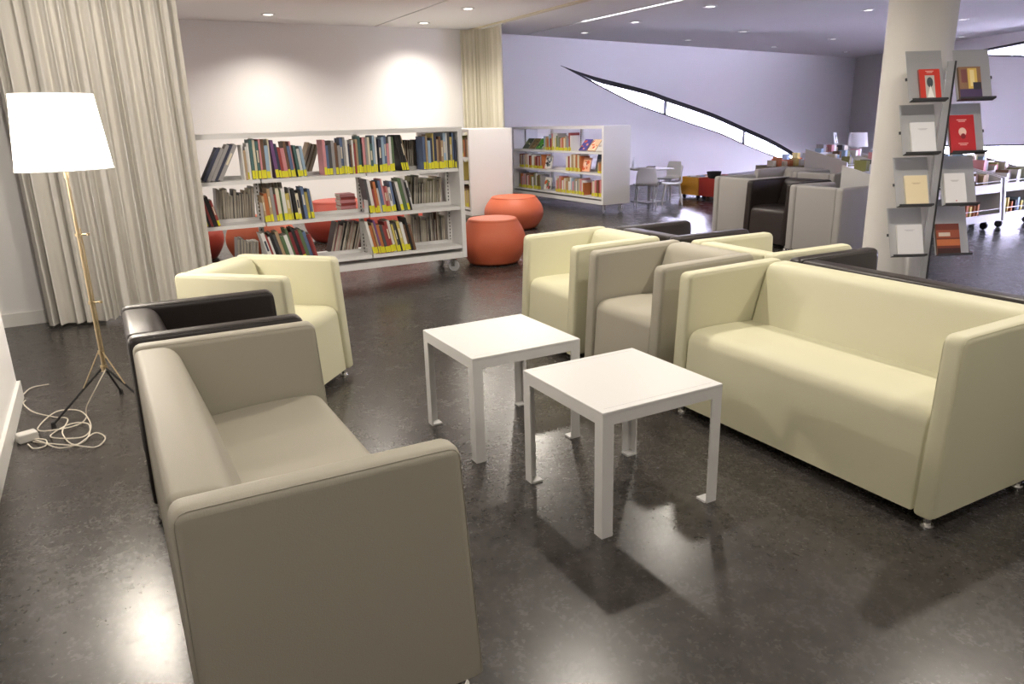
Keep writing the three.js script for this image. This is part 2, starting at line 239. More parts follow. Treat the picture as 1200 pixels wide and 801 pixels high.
// ---------------------------------------------------------------- curtains
function curtainGeo(pts, y0, y1, pitch, amp, sd) {
  const c = new THREE.CatmullRomCurve3(pts.map(p => new THREE.Vector3(p[0], 0, p[1]))); const len = c.getLength(), n = Math.round(len / pitch) * 14, ny = 14; const pos = [], idx = [], uv = [];
  const ph = Array.from({ length: 400 }, (_, i) => { const s = Math.sin(i * 12.9898 + sd) * 43758.5453; return s - Math.floor(s); });
  for (let j = 0; j <= ny; j++) for (let i = 0; i <= n; i++) {
    const u = i / n, v = j / ny, p = c.getPointAt(u), tg = c.getTangentAt(u), k = i / 14, f = Math.floor(k), fr = k - f;
    const A = ph[f] * (1 - fr) + ph[f + 1] * fr, w = Math.sin(k * 6.2832 + 1.6 * (A - 0.5) * (1 - 0.5 * v)), a = amp * (0.55 + 0.75 * A) * (1.1 - 0.35 * v) * (w + 0.28 * Math.sin(2.3 * k * 6.2832 + 4 * A + 0.7 * v));
    const sx = 0.012 * Math.sin(k * 3.1 + v * 2) * (1 - v);
    pos.push(p.x - tg.z * a + tg.x * sx, y0 + (y1 - y0) * v + (v === 0 ? 0.012 * A : 0), p.z + tg.x * a + tg.z * sx); uv.push(u * len, v * (y1 - y0));
  }
  for (let j = 0; j < ny; j++) for (let i = 0; i < n; i++) { const a = j * (n + 1) + i, b = a + 1, d = a + n + 1, e = d + 1; idx.push(a, b, d, b, e, d); }
  const g = new THREE.BufferGeometry(); g.setAttribute('position', new THREE.Float32BufferAttribute(pos, 3)); g.setAttribute('uv', new THREE.Float32BufferAttribute(uv, 2)); g.setIndex(idx); g.computeVertexNormals(); return g;
}
{
  const t = thing('curtain', 'tall cream curtain in deep folds behind the lit floor lamp', 'curtain');
  mesh('cloth', curtainGeo([[-0.47, -6.36], [-0.1, -6.30], [0.3, -6.33], [0.72, -6.30]], 0.02, CEIL - 0.03, 0.085, 0.042, 3), M.curtain, t);
  mesh('track', slab(-0.6, 0.85, -6.35, -6.29, CEIL - 0.03, CEIL), M.whiteMetal, t);
  const u = thing('curtain', 'cream curtain hanging at the end of the white wall', 'curtain');
  mesh('cloth', curtainGeo([[5.62, -11.86], [5.83, -11.6], [5.9, -11.2], [5.86, -10.88]], 0.02, CEIL - 0.02, 0.075, 0.03, 9), M.curtain2, u);
  mesh('track', slab(5.84, 5.89, -11.9, -10.8, CEIL - 0.035, CEIL - 0.018), M.whiteMetal, u);
}

// ---------------------------------------------------------------- floor lamps
{
  const X = -0.113, Z = -4.197, t = thing('floor_lamp', 'lit tripod floor lamp with a white drum shade before the curtain', 'lamp', X, 0, Z);
  const hub = 0.235;
  for (const [fx, fz] of [[-0.26, 0.087], [0.054, -0.269], [0.203, 0.177]]) {
    const leg = mesh('leg', bar([fx * 0.04, hub, fz * 0.04], [fx, 0.012, fz], 0.0055), M.black, t);
    mesh('foot_cap', cyl(0.010, 0.012, 0.022, fx, 0.011, fz, 12), M.black, leg);
    mesh('brace', bar([fx * 0.05, hub + 0.085, fz * 0.05], [fx * 0.42, hub * 0.62, fz * 0.42], 0.0035), M.brass, leg);
  }
  mesh('pole', merge([bar([0, hub - 0.01, 0], [0, 1.2, 0], 0.008), bar([0.013, hub + 0.05, 0], [0.013, 0.95, 0], 0.004)]), M.brass, t);
  mesh('hub', merge([cyl(0.016, 0.016, 0.03, 0, hub, 0, 14), cyl(0.014, 0.014, 0.02, 0, hub + 0.085, 0, 14)]), M.brass, t);
  for (const y of [0.58, 0.92]) mesh('clamp', merge([cyl(0.014, 0.014, 0.016, 0, y, 0, 12), bar([0, y, 0], [0.04, y, 0.01], 0.004), cyl(0.009, 0.009, 0.012, 0.043, y, 0.011, 10)]), M.brass, t);
  const sh = new THREE.CylinderGeometry(0.173, 0.207, 0.34, 48, 1, true).translate(0, 1.40, 0);
  const shade = mesh('shade', sh, M.shade, t);
  mesh('rim', merge([new THREE.TorusGeometry(0.173, 0.003, 6, 48).rotateX(E).translate(0, 1.570, 0), new THREE.TorusGeometry(0.207, 0.003, 6, 48).rotateX(E).translate(0, 1.230, 0)]), M.paper, shade);
  mesh('shade_spider', merge([bar([-0.196, 1.3, 0], [0.196, 1.3, 0], 0.003), bar([0, 1.3, -0.196], [0, 1.3, 0.196], 0.003), bar([0, 1.19, 0], [0, 1.34, 0], 0.012)]), M.brass, t);
  mesh('bulb', new THREE.SphereGeometry(0.035, 20, 14).translate(0, 1.385, 0), M.bulb, t);
  const p = new THREE.PointLight(new THREE.Color().setRGB(1, 0.90, 0.78), LAMP, 0, 2); p.position.set(0, 1.385, 0); p.castShadow = true; p.shadow.radius = 2; p.name = 'bulb_light'; t.add(p);
  // cable and plug box
  const c = thing('power_cable', 'pale cable lying in loops on the floor between lamp and wall', 'cable');
  const y = 0.006, pt = a => a.map(([a0, b0], i) => [a0, y + 0.009 * (i % 3), b0]);
  mesh('cord', tube([[X + 0.012, hub, Z + 0.01], [X - 0.05, 0.15, Z + 0.05], [X - 0.11, 0.05, Z + 0.04], ...pt([[-0.23, -4.15], [-0.28, -4.02], [-0.40, -4.0], [-0.44, -4.12], [-0.36, -4.30], [-0.26, -4.22], [-0.21, -3.98], [-0.25, -3.84], [-0.34, -3.86], [-0.38, -3.98], [-0.30, -4.06], [-0.22, -3.99], [-0.24, -3.80], [-0.33, -3.75], [-0.41, -3.86], [-0.45, -3.96]])], 0.0032, false, 220), M.cable, c);
  mesh('cord', tube(pt([[-0.45, -3.93], [-0.37, -3.83], [-0.27, -3.72], [-0.19, -3.70], [-0.15, -3.77], [-0.19, -3.84], [-0.27, -3.78], [-0.33, -3.95], [-0.31, -4.12], [-0.38, -4.25], [-0.47, -4.36], [-0.52, -4.5], [-0.522, -4.62]]), 0.0032, false, 160), M.cable, c);
  mesh('cord', tube([[-0.47, 0.01, -3.9], [-0.44, 0.008, -3.83], [-0.40, 0.006, -3.84], [-0.40, 0.008, -3.92], [-0.44, 0.012, -3.95]], 0.0032), M.cable, c);
  mesh('cord', tube([[-0.54, 0.01, -4.72], [-0.5, 0.006, -4.85], [-0.42, 0.006, -4.86]], 0.0032), M.cable, c);
  const b = thing('plug_box', 'small light grey plug box on the floor by the baseboard', 'adapter', -0.475, 0, -3.975, 0.35);
  mesh('housing', rbox(0.085, 0.045, 0.06, 0.008, 0, 0.0225, 0), M.boxGrey, b); mesh('lid_seam', box(0.0855, 0.002, 0.0605, 0, 0.03, 0), M.greyMetal, b);
}
{
  const t = thing('floor_lamp', 'unlit white floor lamp standing in the far hall corner', 'lamp', 13.2, 0, -9.9);
  mesh('shade', new THREE.CylinderGeometry(0.15, 0.19, 0.27, 32, 1, true).translate(0, 0.86, 0), M.shadeOff, t); mesh('pole', bar([0, 0.02, 0], [0, 0.9, 0], 0.012), M.whiteMetal, t); mesh('base', cyl(0.14, 0.14, 0.02, 0, 0.01, 0, 24), M.whiteMetal, t);
}

// ---------------------------------------------------------------- poufs
function pouf(x, z, r, h, mat, label) {
  const t = thing('pouf', label, 'pouf', x, 0, z, rr(0, 3), 'orange and red poufs'); const P = [];
  for (let i = 0; i <= 20; i++) { const a = i / 20, s = Math.sin(Math.PI * (0.12 + 0.76 * a)); P.push([r * (0.60 + 0.40 * s), 0.01 + (h - 0.03) * a]); }
  mesh('body', new THREE.LatheGeometry(V2([[0.001, 0.01], ...P]), 48), mat, t);
  const rt = P[20][0]; mesh('top_panel', new THREE.LatheGeometry(V2([[rt, h - 0.022], [rt * 0.985, h - 0.008], [rt * 0.93, h - 0.002], [rt * 0.6, h + 0.006], [0.001, h + 0.008]]), 48), mat, t);
  mesh('seam', new THREE.TorusGeometry(rt, 0.004, 6, 60).rotateX(E).translate(0, h - 0.02, 0), mat, t);
}
pouf(3.47, -6.74, 0.335, 0.46, M.pouf, 'orange round pouf beside the end of the long bookcase');
pouf(4.88, -8.84, 0.40, 0.43, M.pouf, 'orange round pouf against the end of the small white bookcase');
pouf(1.50, -8.45, 0.37, 0.47, M.pouf, 'bright orange pouf seen through the lowest shelf of the long bookcase');
pouf(2.62, -9.35, 0.42, 0.50, M.poufRed, 'salmon red pouf seen through the middle shelf of the long bookcase');
pouf(0.80, -8.95, 0.38, 0.47, M.poufRed, 'dark red pouf behind the bright orange one, past the bookcase');
pouf(3.15, -8.6, 0.36, 0.47, M.poufRed, 'red pouf behind the right bay of the long bookcase');

// ---------------------------------------------------------------- bookcases
const casterGeo = merge([new THREE.TorusGeometry(0.046, 0.012, 8, 24).rotateY(E).translate(0, 0.058, 0), cyl(0.040, 0.040, 0.020, 0, 0, 0, 18).rotateZ(E).translate(0, 0.058, 0)]);
const forkGeo = merge([box(0.006, 0.07, 0.034, -0.02, 0.088, 0), box(0.006, 0.07, 0.034, 0.02, 0.088, 0), box(0.046, 0.008, 0.06, 0, 0.125, 0), cyl(0.013, 0.013, 0.012, 0, 0.134, 0, 12)]);
function caster(t, x, z, turn) { const f = mesh('caster', forkGeo, M.chrome, t); f.position.set(x, 0, z); f.rotation.y = turn; mesh('wheel', casterGeo, M.wheel, f); }
// double sided case: local x width, local z depth, centre at z = 0
function bookcase(label, x, z, turn, bays, bw, depth, H, levels, base) {
  const t = thing('bookcase', label, 'bookcase', x, 0, z, turn), W = bays * bw, m = M.whiteMetal;
  for (const s of [-1, 1]) mesh('end_panel', rbox(0.045, H - base, depth, 0.004, s * (W / 2 + 0.0225), base + (H - base) / 2, 0), m, t);
  mesh('top_panel', box(W, 0.04, depth, 0, H - 0.02, 0), m, t);
  mesh('base_panel', box(W, 0.055, depth - 0.006, 0, base + 0.0275, 0), m, t);
  for (let k = 0; k <= bays; k++) {
    const px = -W / 2 + k * bw + (k === 0 ? 0.02 : k === bays ? -0.02 : 0), u = mesh('upright', box(0.04, H - 0.04 - base - 0.055, 0.03, px, (H + base + 0.015) / 2, 0), m, t), sl = [];
    for (let y = base + 0.12; y < H - 0.08; y += 0.032) for (const s of [-1, 1]) sl.push(box(0.009, 0.018, 0.0006, px, y, s * 0.0152));
    mesh('slots', merge(sl), M.black, u).userData.kind = 'stuff';
  }
  for (const y of levels) for (let k = 0; k < bays; k++) for (const s of [-1, 1]) mesh('shelf', merge([box(bw - 0.012, 0.022, depth / 2 - 0.018, -W / 2 + (k + 0.5) * bw, y - 0.011, s * (depth / 4 + 0.008)), box(bw - 0.012, 0.03, 0.003, -W / 2 + (k + 0.5) * bw, y - 0.015, s * (depth / 2 - 0.002)), box(bw - 0.012, 0.03, 0.003, -W / 2 + (k + 0.5) * bw, y + 0.012, s * 0.0185)]), m, t);
  for (const sx of [-1, 1]) for (const sz of [-1, 1]) caster(t, sx * (W / 2 - 0.06), sz * (depth / 2 - 0.09), 0.4 * sx + 0.3 * sz);
  return { t, x, z, turn, W, depth };
}
// ---- books: unit geometry scaled per book; origin at the foot of the spine
const bookCover = merge([box(0.09, 1, 1, -0.455, 0.5, -0.5), box(0.09, 1, 1, 0.455, 0.5, -0.5), box(0.82, 1, 0.025, 0, 0.5, -0.0125)]);
const bookPages = box(0.82, 0.965, 0.955, 0, 0.5, -0.4975), bookSticker = box(0.97, 0.21, 0.006, 0, 0.125, 0.003), bookTitle = box(0.5, 0.32, 0.004, 0, 0.6, 0.002);
const COL = { red: [0.30, 0.05, 0.045], 'dark red': [0.17, 0.02, 0.025], orange: [0.45, 0.15, 0.05], brown: [0.16, 0.085, 0.05], tan: [0.42, 0.30, 0.18], cream: [0.66, 0.60, 0.46], white: [0.72, 0.71, 0.69], grey: [0.30, 0.29, 0.29], 'dark grey': [0.07, 0.07, 0.075], black: [0.018, 0.017, 0.02], navy: [0.035, 0.04, 0.075], blue: [0.10, 0.15, 0.27], 'pale blue': [0.30, 0.42, 0.55], teal: [0.06, 0.13, 0.13], green: [0.09, 0.15, 0.07], olive: [0.20, 0.20, 0.06], pink: [0.60, 0.26, 0.28], purple: [0.16, 0.07, 0.20], yellow: [0.55, 0.44, 0.12] };
const colMat = {}, matOf = c => colMat[c] ??= std(...COL[c], 0.5);
const mixAll = ['red', 'dark red', 'brown', 'tan', 'white', 'grey', 'dark grey', 'black', 'navy', 'blue', 'pale blue', 'teal', 'green', 'pink', 'purple', 'cream', 'white', 'red', 'navy', 'grey', 'brown'];
const sizeWord = (t, h) => (t < 0.020 ? 'thin ' : t < 0.028 ? '' : 'thick ') + (h < 0.215 ? 'short' : h < 0.262 ? 'medium' : 'tall');
const up = new THREE.Vector3(0, 1, 0);
function addBook(B, lx, ly, lz, side, t, h, d, lean, color, sticker, where, group, tip = 0, titled = rnd() < 0.16) {
  const o = new THREE.Group(); o.name = numbered('book'); scene.add(o);
  const p = new THREE.Vector3(lx, ly, lz).applyAxisAngle(up, B.turn); o.position.set(B.x + p.x, p.y, B.z + p.z);
  o.rotation.order = 'YXZ'; o.rotation.set(tip, B.turn + (side < 0 ? Math.PI : 0), side < 0 ? -lean : lean); o.scale.set(t, h, d);
  mesh('cover', bookCover, matOf(color), o); mesh('pages', bookPages, M.pages, o); if (sticker) mesh('spine_sticker', bookSticker, M.sticker, o);
  if (titled && t > 0.014) mesh('title_patch', bookTitle, matOf(color === 'white' || color === 'cream' ? 'navy' : 'cream'), o);
  const tilt = Math.abs(lean) > 0.08 ? 'leaning ' : '';
  return tag(o, `${sizeWord(t, h)} ${tilt}${color} book ${sticker ? 'stickered yellow ' : ''}${where}`, 'book', group);
}
// a run of books from x0 to x1 on a shelf board at height y
function run(B, side, x0, x1, y, o, where, group) {
  let x = x0; const out = side > 0 ? B.depth / 2 - (o.inset ?? 0.012) : -(B.depth / 2 - (o.inset ?? 0.012)); let last = '';
  while (x < x1 - 0.008) {
    const t = Math.min(rr(...(o.t ?? [0.015, 0.033])), x1 - x), h = Math.min(0.318, 1.07 * rr(...(o.h ?? [0.2, 0.28]))), d = rr(0.15, 0.19), L = o.lean ?? 0;
    let c = pick(o.pal ?? mixAll); if (c === last) c = pick(o.pal ?? mixAll); last = c;
    // lean > 0: top goes to -x ; pivot on the lower corner so that no corner sinks into the board
    const a = Math.abs(L), w = t * Math.cos(a), cy = Math.sin(a) * t / 2;
    if (o.join) { const q = new THREE.Vector3(x + w / 2 + 0.0005, 0, out - rr(0, 0.02) * side).applyAxisAngle(up, B.turn); packed(o.join, B.x + q.x, y + cy + 0.0006, B.z + q.z, t - 0.001, h, d, B.turn, L, c, rnd() < (o.st ?? 0)); }
    else addBook(B, x + w / 2 + 0.0005, y + cy + 0.0006, out - rr(0, 0.02) * side, side, t - 0.001, h, d, L, c, rnd() < (o.st ?? 0), where, group);
    x += t / Math.cos(a) + 0.0006;
  }
}
// books past the count that can be told apart: joined per place, coloured per vertex
const packs = {};
function packed(key, x, y, z, t, h, d, turn, lean, c, sticker = false) {
  const m = new THREE.Matrix4().compose(new THREE.Vector3(x, y, z), new THREE.Quaternion().setFromEuler(new THREE.Euler(0, turn, lean, 'YXZ')), new THREE.Vector3(t, h, d));
  for (const [g, col] of [[bookCover, COL[c]], [bookPages, [0.66, 0.61, 0.52]], ...(sticker ? [[bookSticker, [0.62, 0.58, 0.03]]] : [])]) { let q = g.clone().applyMatrix4(m); if (q.index) q = q.toNonIndexed(); const n = q.attributes.position.count, a = new Float32Array(n * 3); for (let i = 0; i < n; i++) a.set(col, i * 3); q.setAttribute('color', new THREE.BufferAttribute(a, 3)); (packs[key] ??= []).push(q); }
}
function flushPack(key, name, label) { const o = mesh(name, mergeGeometries(packs[key]), new THREE.MeshStandardMaterial({ vertexColors: true, roughness: 0.55, side: THREE.DoubleSide }), scene); o.userData.kind = 'stuff'; tag(o, label, 'books'); }
const S1 = bookcase('long white metal bookcase on casters, open through, behind the seats', 1.65, -6.72, 0, 3, 0.9, 0.5, 1.355, [0.985, 0.63, 0.262], 0.14);
const at = X => X - 1.65;
const w1 = 'on the long bookcase top shelf', w2 = 'on the long bookcase middle shelf', w3 = 'on the long bookcase lowest shelf', b1 = 'facing away on the long bookcase top shelf', b2 = 'facing away on the long bookcase middle shelf', b3 = 'facing away on the long bookcase lowest shelf';
const g1 = 'books on the long bookcase top shelf', g2 = 'books on the long bookcase middle shelf', g3 = 'books on the long bookcase lowest shelf';
const dark = ['black', 'dark grey', 'navy', 'brown', 'dark grey'], pale = ['white', 'grey', 'cream', 'tan', 'white', 'green', 'grey'];
const T = 0.9855;
run(S1, 1, at(0.755), at(0.905), T, { t: [0.022, 0.032], h: [0.26, 0.30], lean: -0.5, pal: ['grey', 'grey', 'dark grey', 'navy', 'black'] }, w1, g1);
run(S1, 1, at(1.076), at(1.14), T, { t: [0.012, 0.02], h: [0.19, 0.28], st: 0.7, pal: ['tan', 'white', 'white', 'teal'] }, w1, g1);
run(S1, 1, at(1.142), at(1.30), T, { h: [0.24, 0.31], st: 0.85 }, w1, g1);
run(S1, 1, at(1.332), at(1.50), T, { h: [0.22, 0.29], st: 0.85, lean: 0.09, pal: ['red', 'red', 'purple', 'pink', 'navy', 'white', 'blue', 'brown', 'dark red'] }, w1, g1);
run(S1, 1, at(1.515), at(1.59), T, { h: [0.2, 0.25], st: 0.95, lean: 0.10, pal: ['green', 'tan', 'white', 'pale blue', 'teal'] }, w1, g1);
run(S1, -1, at(1.60), at(1.70), T, { t: [0.02, 0.03], h: [0.24, 0.27], lean: -0.38, pal: ['tan', 'black', 'black'] }, b1, g1);
run(S1, 1, at(1.74), at(2.22), T, { h: [0.22, 0.31], st: 0.9, t: [0.014, 0.028] }, w1, g1);
run(S1, 1, at(2.235), at(2.385), T, { h: [0.22, 0.30], st: 0.9, t: [0.014, 0.028], pal: ['pale blue', 'navy', 'white', 'pink', 'blue', 'blue', 'white', 'green'] }, w1, g1);
run(S1, 1, at(2.452), at(2.52), T, { t: [0.016, 0.024], h: [0.29, 0.32], st: 0.8, lean: 0.2, pal: ['black', 'tan', 'brown'] }, w1, g1);
run(S1, -1, at(2.50), at(2.80), T, { t: [0.018, 0.024], h: [0.24, 0.245], pal: ['black', 'brown', 'black'] }, b1, g1);
run(S1, 1, at(2.66), at(2.985), T, { h: [0.23, 0.315], st: 0.95, t: [0.012, 0.028], pal: ['brown', 'red', 'navy', 'pale blue', 'white', 'tan', 'yellow', 'dark grey', 'olive', 'pale blue', 'blue'] }, w1, g1);
run(S1, -1, at(2.84), at(2.98), T, { h: [0.24, 0.31] }, b1, g1);
run(S1, -1, at(0.40), at(0.75), T, { h: [0.2, 0.26] }, b1, g1);
const Q = 0.6305;
run(S1, 1, at(0.70), at(0.845), Q, { h: [0.19, 0.27], lean: 0.22, st: 0.6, pal: ['red', 'black', 'pale blue', 'red', 'orange'] }, w2, g2);
run(S1, -1, at(0.86), at(1.17), Q, { h: [0.19, 0.26], lean: -0.07, pal: ['grey', 'tan', 'cream', 'dark grey', 'grey'], t: [0.014, 0.028] }, b2, g2);
run(S1, 1, at(1.20), at(1.44), Q, { h: [0.2, 0.27], lean: 0.05, st: 0.75, pal: [...pale, 'red', 'orange', 'teal', 'yellow'] }, w2, g2);
run(S1, 1, at(1.455), at(1.62), Q, { h: [0.2, 0.26], lean: 0.08, st: 0.75, pal: ['yellow', 'blue', 'white', 'black', 'brown', 'cream'] }, w2, g2);
run(S1, -1, at(1.26), at(1.46), Q, { h: [0.27, 0.315], lean: 0.12, pal: ['brown', 'tan', 'dark grey', 'cream'] }, b2, g2);
for (let k = 0; k < 6; k++) { const o = addBook(S1, at(2.01) - 0.006 * (k % 2), Q + 0.001 + k * 0.027, -0.06, 1, 0.025, 0.14, 0.17, -E, k % 2 ? 'pink' : 'red', false, 'lying in the small pile on the middle shelf', g2, 0, false); o.position.x -= 0.07; o.position.y += 0.0125; }
run(S1, 1, at(2.115), at(2.37), Q, { h: [0.2, 0.31], lean: 0.13, st: 0.8, pal: ['tan', 'dark grey', 'orange', 'white', 'red', 'pink', 'blue', 'brown'] }, w2, g2);
run(S1, 1, at(2.39), at(2.54), Q, { h: [0.24, 0.29], lean: 0.2, st: 0.4, pal: ['red', 'white', 'grey', 'green', 'dark grey', 'black'] }, w2, g2);
run(S1, -1, at(2.58), at(2.94), Q, { h: [0.19, 0.27], lean: -0.07, pal: ['tan', 'olive', 'black', 'dark grey', 'green', 'grey', 'cream'] }, b2, g2);
const R = 0.2625;
run(S1, -1, at(0.98), at(1.16), R, { h: [0.16, 0.2], lean: -0.1, pal: ['grey', 'white', 'grey'] }, b3, g3);
run(S1, 1, at(1.21), at(1.62), R, { h: [0.22, 0.29], lean: 0.24, st: 0.3, pal: ['white', 'green', 'black', 'dark red', 'dark grey', 'red', 'tan', 'blue', 'white'] }, w3, g3);
run(S1, -1, at(1.80), at(2.06), R, { t: [0.02, 0.035], h: [0.24, 0.28], lean: -0.28, pal: ['pink', 'olive', 'pink', 'black', 'tan'] }, b3, g3);
run(S1, 1, at(2.115), at(2.53), R, { h: [0.22, 0.29], lean: 0.2, st: 0.75, pal: ['red', 'tan', 'dark grey', 'black', 'yellow', 'orange', 'purple', 'white', 'brown'] }, w3, g3);
run(S1, -1, at(2.60), at(2.95), R, { h: [0.2, 0.28], pal: ['tan', 'grey', 'olive', 'dark red', 'grey', 'brown', 'cream'] }, b3, g3);
// bookends standing on the shelves
for (const [X, y] of [[2.102, Q], [2.102, R], [1.192, Q]]) { const t = thing('bookend', y === R ? 'white metal bookend on the long bookcase lowest shelf' : X > 2 ? 'white metal bookend on the middle shelf beside leaning books' : 'white metal bookend on the middle shelf beside upright books', 'bookend', X, y, -6.60, 0, 'bookends'); mesh('plate', box(0.003, 0.16, 0.11, 0, 0.08, 0.05), M.whiteMetal, t); mesh('flange', box(0.004, 0.003, 0.11, -0.003, 0.0018, 0.05), M.whiteMetal, t); }

// second and third bookcases: long side faces -X
const S2 = bookcase('white bookcase on casters filled with picture books, below the slanted window', 6.87, -10.60, -E, 3, 0.89, 0.5, 1.285, [0.91, 0.60, 0.25], 0.14);
const S3 = bookcase('small white bookcase whose blank end panel stands behind the orange pouf', 4.83, -10.3, -E, 2, 0.9, 0.66, 1.30, [0.93, 0.61, 0.25], 0.14);
const loc2 = Z => Z + 10.60;   // local x grows with world Z for turn = -PI/2
const p1 = 'on the picture book top shelf', p2 = 'on the picture book middle shelf', p3 = 'on the picture book lowest shelf', h2 = 'books in the picture book case';
const kt = [0.024, 0.045];
const kid = ['red', 'orange', 'white', 'pink', 'yellow', 'pale blue', 'tan', 'cream', 'grey', 'red', 'green'];
run(S2, 1, loc2(-10.93), loc2(-10.12), 0.9105, { join: 'picture', t: kt, h: [0.17, 0.26], st: 1, pal: kid }, p1, h2);
run(S2, 1, loc2(-11.78), loc2(-11.0), 0.6005, { join: 'picture', t: kt, h: [0.17, 0.22], st: 1, pal: ['red', 'dark red', 'orange', 'tan', 'grey', 'white', 'pale blue'] }, p2, h2);
run(S2, 1, loc2(-10.28), loc2(-9.86), 0.6005, { join: 'picture', t: kt, h: [0.2, 0.25], st: 1, pal: ['orange', 'red', 'white', 'cream', 'tan'] }, p2, h2);
run(S2, 1, loc2(-9.385), loc2(-9.29), 0.6005, { join: 'picture', t: kt, h: [0.12, 0.17], st: 1, pal: ['orange', 'tan'] }, p2, h2);
run(S2, 1, loc2(-11.80), loc2(-11.05), 0.2505, { join: 'picture', t: kt, h: [0.17, 0.26], st: 1, pal: ['brown', 'pink', 'grey', 'olive', 'white', 'orange'] }, p3, h2);
run(S2, 1, loc2(-10.60), loc2(-9.75), 0.2505, { join: 'picture', t: kt, h: [0.17, 0.24], st: 1, pal: ['orange', 'cream', 'grey', 'tan', 'white', 'pink', 'pale blue'] }, p3, h2);
run(S2, 1, loc2(-9.55), loc2(-9.29), 0.2505, { join: 'picture', t: kt, h: [0.2, 0.25], st: 1, pal: ['pink', 'red', 'brown', 'cream'] }, p3, h2);
// picture books shown cover to the front, leaning back on the shelf
function coverTex(draw, w = 128, h = 176) { const c = document.createElement('canvas'); c.width = w; c.height = h; const x = c.getContext('2d'); draw(x, w, h); const t = new THREE.CanvasTexture(c); t.colorSpace = THREE.SRGBColorSpace; return t; }
const printMats = {};
function print(key, draw) { return printMats[key] ??= std(1, 1, 1, 0.45, { map: coverTex(draw) }); }
const blobs = (bg, cols, n, sd) => (x, w, h) => { x.fillStyle = bg; x.fillRect(0, 0, w, h); let s = sd; const q = () => (s = (s * 16807) % 2147483647) / 2147483647; for (let i = 0; i < n; i++) { x.fillStyle = cols[i % cols.length]; x.beginPath(); x.ellipse(w * (0.15 + 0.7 * q()), h * (0.2 + 0.65 * q()), w * (0.07 + 0.15 * q()), h * (0.05 + 0.11 * q()), q() * 3, 0, 7); x.fill(); } };
function faceBook(B, lx, ly, lz, w, h, tip, key, draw, edge, label, group, slant = 0) {
  const o = new THREE.Group(); o.name = numbered('book'); scene.add(o); const p = new THREE.Vector3(lx, ly, lz).applyAxisAngle(up, B.turn); o.position.set(B.x + p.x, p.y, B.z + p.z); o.rotation.order = 'YXZ'; o.rotation.set(-tip, B.turn, slant);
  mesh('cover', merge([box(w, h, 0.003, 0, h / 2, 0.0085), box(w, h, 0.003, 0, h / 2, -0.0085), box(0.003, h, 0.014, -w / 2 + 0.0015, h / 2, 0)]), matOf(edge), o); mesh('pages', box(w - 0.008, h - 0.008, 0.014, 0, h / 2, 0), M.pages, o);
  mesh('cover_print', new THREE.PlaneGeometry(w, h).translate(0, h / 2, 0.0104), print(key, draw), o);
  return tag(o, label, 'book', group);
}
const faces2 = [[-11.62, 0.9105, 'pic_green', blobs('#31402c', ['#20281c', '#5f7040', '#c9c3a0'], 7, 5), 'green', 'dark green picture book shown cover forward on the top shelf'], [-11.40, 0.9105, 'pic_brown', blobs('#6b5a2c', ['#3c2f1a', '#8a7a40'], 6, 9), 'brown', 'brown picture book shown cover forward on the top shelf'], [-11.18, 0.9105, 'pic_leaf', blobs('#3f8a2e', ['#1f4420', '#7fc050', '#20301c'], 7, 13), 'green', 'leaf green picture book shown cover forward on the top shelf'],
  [-9.86, 0.9105, 'pic_blue', blobs('#4d4aa0', ['#d0604a', '#e8a080', '#352f78'], 7, 21), 'purple', 'violet blue picture book shown cover forward on the top shelf'], [-9.62, 0.9105, 'pic_orange', blobs('#e8c9a8', ['#e07040', '#d84a30', '#f2e6d0'], 7, 23), 'orange', 'peach coloured picture book shown cover forward on the top shelf'], [-9.40, 0.9105, 'pic_pale', blobs('#d9d6d2', ['#a0a0a8', '#c0b8b0'], 6, 27), 'white', 'pale picture book shown cover forward on the top shelf'],
  [-10.88, 0.6005, 'pic_dots', blobs('#e6e4e2', ['#303038', '#80909a', '#404a50'], 14, 31), 'white', 'white spotted picture book on the middle shelf of the picture case'], [-9.76, 0.6005, 'pic_pink', blobs('#e8b090', ['#d05a30', '#f0d0c0', '#8a3a20'], 8, 37), 'pink', 'pink picture book with orange figures on the middle shelf'], [-9.52, 0.6005, 'pic_sea', (x, w, h) => { x.fillStyle = '#7f8590'; x.fillRect(0, 0, w, h); x.fillStyle = '#48607c'; x.fillRect(0, 0, w, h * 0.3); x.fillStyle = '#5c6058'; x.fillRect(0, h * 0.6, w, h * 0.4); }, 'dark grey', 'large grey blue album on the middle shelf'],
  [-10.92, 0.2505, 'pic_white', blobs('#dedcd6', ['#d06030', '#303438', '#3f7a50', '#c04a3a'], 12, 41), 'white', 'white picture book with bright figures on the lowest shelf'], [-9.66, 0.2505, 'pic_night', blobs('#20301f', ['#101810', '#30482c'], 5, 47), 'green', 'black green album on the lowest shelf of the picture case']];
faces2.forEach(([Z, y, k, d, e, l], i) => faceBook(S2, loc2(Z), y + 0.008, i === 8 || i === 10 ? 0.10 : 0.185, i === 8 ? 0.22 : i === 10 ? 0.18 : 0.2, i === 8 ? 0.27 : 0.21, i < 6 ? 0.7 : 0.22, k, d, e, l, h2));
flushPack('picture', 'picture_books', 'rows of picture books with yellow stickers filling the picture book case');
const h3 = 'books in the small white bookcase', loc3 = Z => Z + 10.3;
const c1 = 'on the small bookcase top shelf', c2 = 'on the small bookcase middle shelf', c3 = 'on the small bookcase lowest shelf';
run(S3, 1, loc3(-9.95), loc3(-9.42), 0.9305, { join: 'small', h: [0.2, 0.27], st: 0.3, t: [0.03, 0.05], pal: ['brown', 'black', 'tan', 'orange', 'olive'] }, c1, h3);
run(S3, 1, loc3(-9.95), loc3(-9.6), 0.6105, { join: 'small', h: [0.18, 0.24], lean: 0.3, t: [0.02, 0.04], pal: ['yellow', 'red', 'cream', 'orange'] }, c2, h3);
